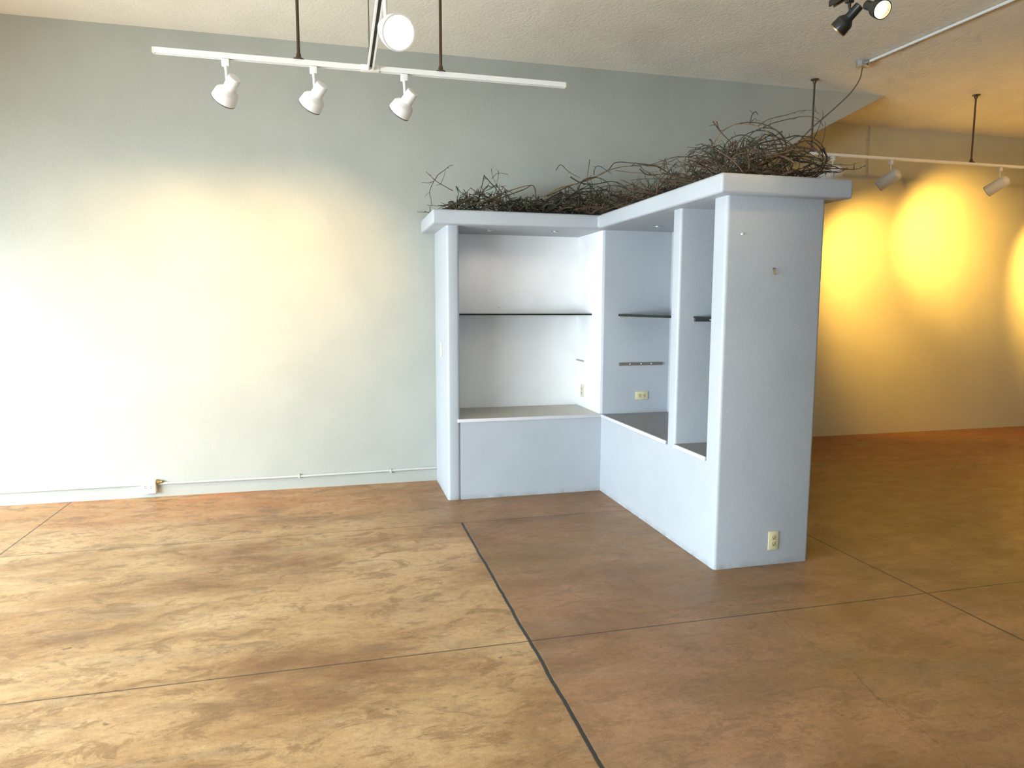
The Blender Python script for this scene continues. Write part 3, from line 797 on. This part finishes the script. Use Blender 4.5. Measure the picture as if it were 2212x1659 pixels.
def envR(q):
    u = (q.x - 2.10) / .75
    side = .65 + .7 * u if u < .5 else max(.35, 1.0 - (u - .5) * 1.3)
    return interp(hR, q.y) * side
def spotsR():
    return Vector((rng.triangular(2.07, 2.84, 2.30), rng.triangular(3.47, 4.30, 3.72), 0))
def loop(cx, cy, yv, rx, ry, a0, a1, tilt, r, mt, n=9, dy=.12):
    pix = []
    for i in range(n):
        a = math.radians(a0 + (a1 - a0) * i / (n - 1))
        x, y = rx * math.cos(a), -ry * math.sin(a)
        tt = math.radians(tilt)
        pix.append((cx + x * math.cos(tt) - y * math.sin(tt), cy + x * math.sin(tt) + y * math.cos(tt)))
    return strand(yv - dy, pix, r, mt, yv + dy)
SR = [
    loop(1620, 320, 3.85, 78, 56, -60, 215, 0, .0042, 'vbrown'),
    loop(1612, 318, 3.75, 66, 50, -30, 230, 10, .0038, 'vtan'),
    loop(1640, 330, 3.70, 52, 48, -100, 190, -15, .0045, 'vdark'),
    loop(1600, 335, 3.65, 40, 44, 0, 300, 20, .0040, 'vgreen'),
    loop(1735, 340, 3.75, 50, 46, -120, 150, 10, .0055, 'vbrown'),
    loop(1742, 342, 3.65, 36, 38, -140, 130, 0, .0050, 'vdark'),
    loop(1690, 345, 3.60, 85, 26, 0, 330, -6, .0060, 'vbrown', 11),
    loop(1700, 356, 3.55, 78, 18, -160, 170, -4, .0058, 'vdark', 11),
    loop(1650, 352, 3.55, 70, 22, 20, 340, 6, .0055, 'vbrown', 11),
    loop(1625, 345, 3.62, 60, 30, 0, 340, -14, .0050, 'vdark', 11),
    loop(1655, 318, 3.95, 44, 42, -20, 260, 0, .0034, 'vgreen'),
    strand(3.70, [(1540, 262), (1556, 284), (1575, 304), (1590, 322), (1590, 362)], .0042, 'vbrown'),
    strand(3.72, [(1548, 262), (1552, 276), (1560, 290)], .0030, 'vdark'),
    strand(3.68, [(1532, 301), (1537, 306), (1540, 322), (1548, 330), (1575, 342), (1600, 345)], .0050, 'vdark'),
    strand(3.80, [(1620, 268), (1624, 250), (1632, 241), (1637, 249)], .0032, 'vdark'),
    strand(3.85, [(1624, 262), (1632, 256), (1634, 264)], .0020, 'vbrown'),
    strand(3.95, [(1638, 272), (1660, 258), (1700, 248), (1730, 239), (1755, 238), (1770, 246)], .0030, 'vbrown', 3.6),
    strand(3.95, [(1640, 280), (1670, 266), (1710, 256), (1740, 251), (1765, 256), (1778, 272)], .0030, 'vdark', 3.6),
    strand(3.90, [(1600, 330), (1640, 310), (1690, 300), (1725, 293), (1745, 308), (1770, 330), (1782, 350), (1772, 370)], .0050, 'vbrown', 3.55),
    strand(3.62, [(1776, 322), (1786, 338), (1784, 352), (1774, 368)], .0058, 'vdark'),
    strand(3.60, [(1784, 352), (1792, 344), (1798, 342)], .0030, 'vdark'),
    strand(3.60, [(1750, 372), (1790, 370), (1815, 372), (1830, 362)], .0032, 'vdark'),
    strand(3.62, [(1750, 378), (1780, 373), (1808, 370), (1822, 368)], .0026, 'vbrown'),
    strand(3.70, [(1768, 338), (1775, 315), (1782, 285), (1782, 262)], .0026, 'vbrown'),
    strand(3.80, [(1758, 300), (1770, 272), (1778, 250), (1776, 238)], .0022, 'vdark'),
    strand(3.72, [(1670, 296), (1680, 290), (1690, 283), (1686, 292)], .0030, 'vdark'),
    strand(3.58, [(1560, 372), (1610, 358), (1660, 364), (1720, 372), (1762, 374)], .0070, 'vbrown'),
    strand(3.52, [(1575, 374), (1630, 370), (1690, 374), (1755, 378)], .0065, 'vdark'),
    strand(3.62, [(1600, 364), (1650, 352), (1655, 330), (1662, 312)], .0045, 'vtan'),
]
vine_bundle('big round coil of brown vines on the near end of the cabinet top', (2.42, 3.8, Z1), spotsR, envR, 60, 100, 110, SR, .14, .45, .0034, 1.2)
# the two sprigs that spill over the edge belong to the trail
bd = at(1634, 324, 1, 3.62)
tag(obj('glass_bead', lathe(NB(), bd, (0, 0, 1), [(-.008, .001), (-.006, .006), (0, .008), (.006, .006), (.008, .001)], 14), M['bead'], None, True), 'tiny glinting bead caught in the big coil of vines', 'ornament')

# ---------------------------------------------------------------- daylight
def area(name, loc, d, sx, sy, watts, col):
    l = bpy.data.lights.new(name, 'AREA'); l.shape = 'RECTANGLE'; l.size = sx; l.size_y = sy
    l.energy = watts; l.color = col
    o = bpy.data.objects.new(name, l); COL.objects.link(o); o.location = loc
    o.rotation_euler = Vector(d).to_track_quat('-Z', 'Y').to_euler(); return o
for k, (s0, s1, z0, z1) in enumerate(left_ops):
    area('window_daylight', (XW - .14, (s0 + s1) / 2, (z0 + z1) / 2), (1, 0, -.75), s1 - s0, z1 - z0, *POWER['left%d' % k])
for k, (s0, s1, z0, z1) in enumerate(front_ops):
    area('window_daylight', ((s0 + s1) / 2, YW - .14, (z0 + z1) / 2), (-.45, 1, -.25), s1 - s0, z1 - z0, *POWER['front%d' % k]).data.spread = math.radians(110)
for q in puck_spots: spot_light(q, (0, .12, -1), 'puck', 150, 1.0, .02)
# added unseen spots without fixtures, a warm fill for the right half of the room
for k, (x, y, dx, dy) in enumerate(((5.2, 1.6, .25, .35), (6.8, 3.6, .3, .2), (6.5, 3.1, .8, 6))):
    spot_light((x, y, 2.8), (dx, dy, -1), 'wash%d' % k, 110 if k < 2 else 130)
w = bpy.data.worlds.new('sky'); S.world = w; w.use_nodes = True
w.node_tree.nodes['Background'].inputs['Color'].default_value = (*POWER['sky'][1], 1)
w.node_tree.nodes['Background'].inputs['Strength'].default_value = POWER['sky'][0]

# ---------------------------------------------------------------- camera and view
cd = bpy.data.cameras.new('camera'); cam = bpy.data.objects.new('camera', cd); COL.objects.link(cam)
cd.sensor_width = 36; cd.lens = F / 2212 * 36; cd.clip_start = .02
m = Matrix.Identity(4)
for i in range(3):
    m[i][0] = RIGHT[i]; m[i][1] = UP[i]; m[i][2] = -FWD[i]; m[i][3] = EYE[i]
cam.matrix_world = m
S.camera = cam
vs = S.view_settings
vs.view_transform = 'Standard'; vs.look = 'None'; vs.exposure = 0.08; vs.gamma = 1.0
vs.use_curve_mapping = False
S.cycles.max_bounces = 7; S.cycles.diffuse_bounces = 3; S.cycles.glossy_bounces = 2; S.cycles.transmission_bounces = 5
S.cycles.use_adaptive_sampling = True; S.cycles.adaptive_threshold = .07; S.cycles.adaptive_min_samples = 16
S.cycles.caustics_reflective = False; S.cycles.caustics_refractive = False
S.cycles.use_denoising = True
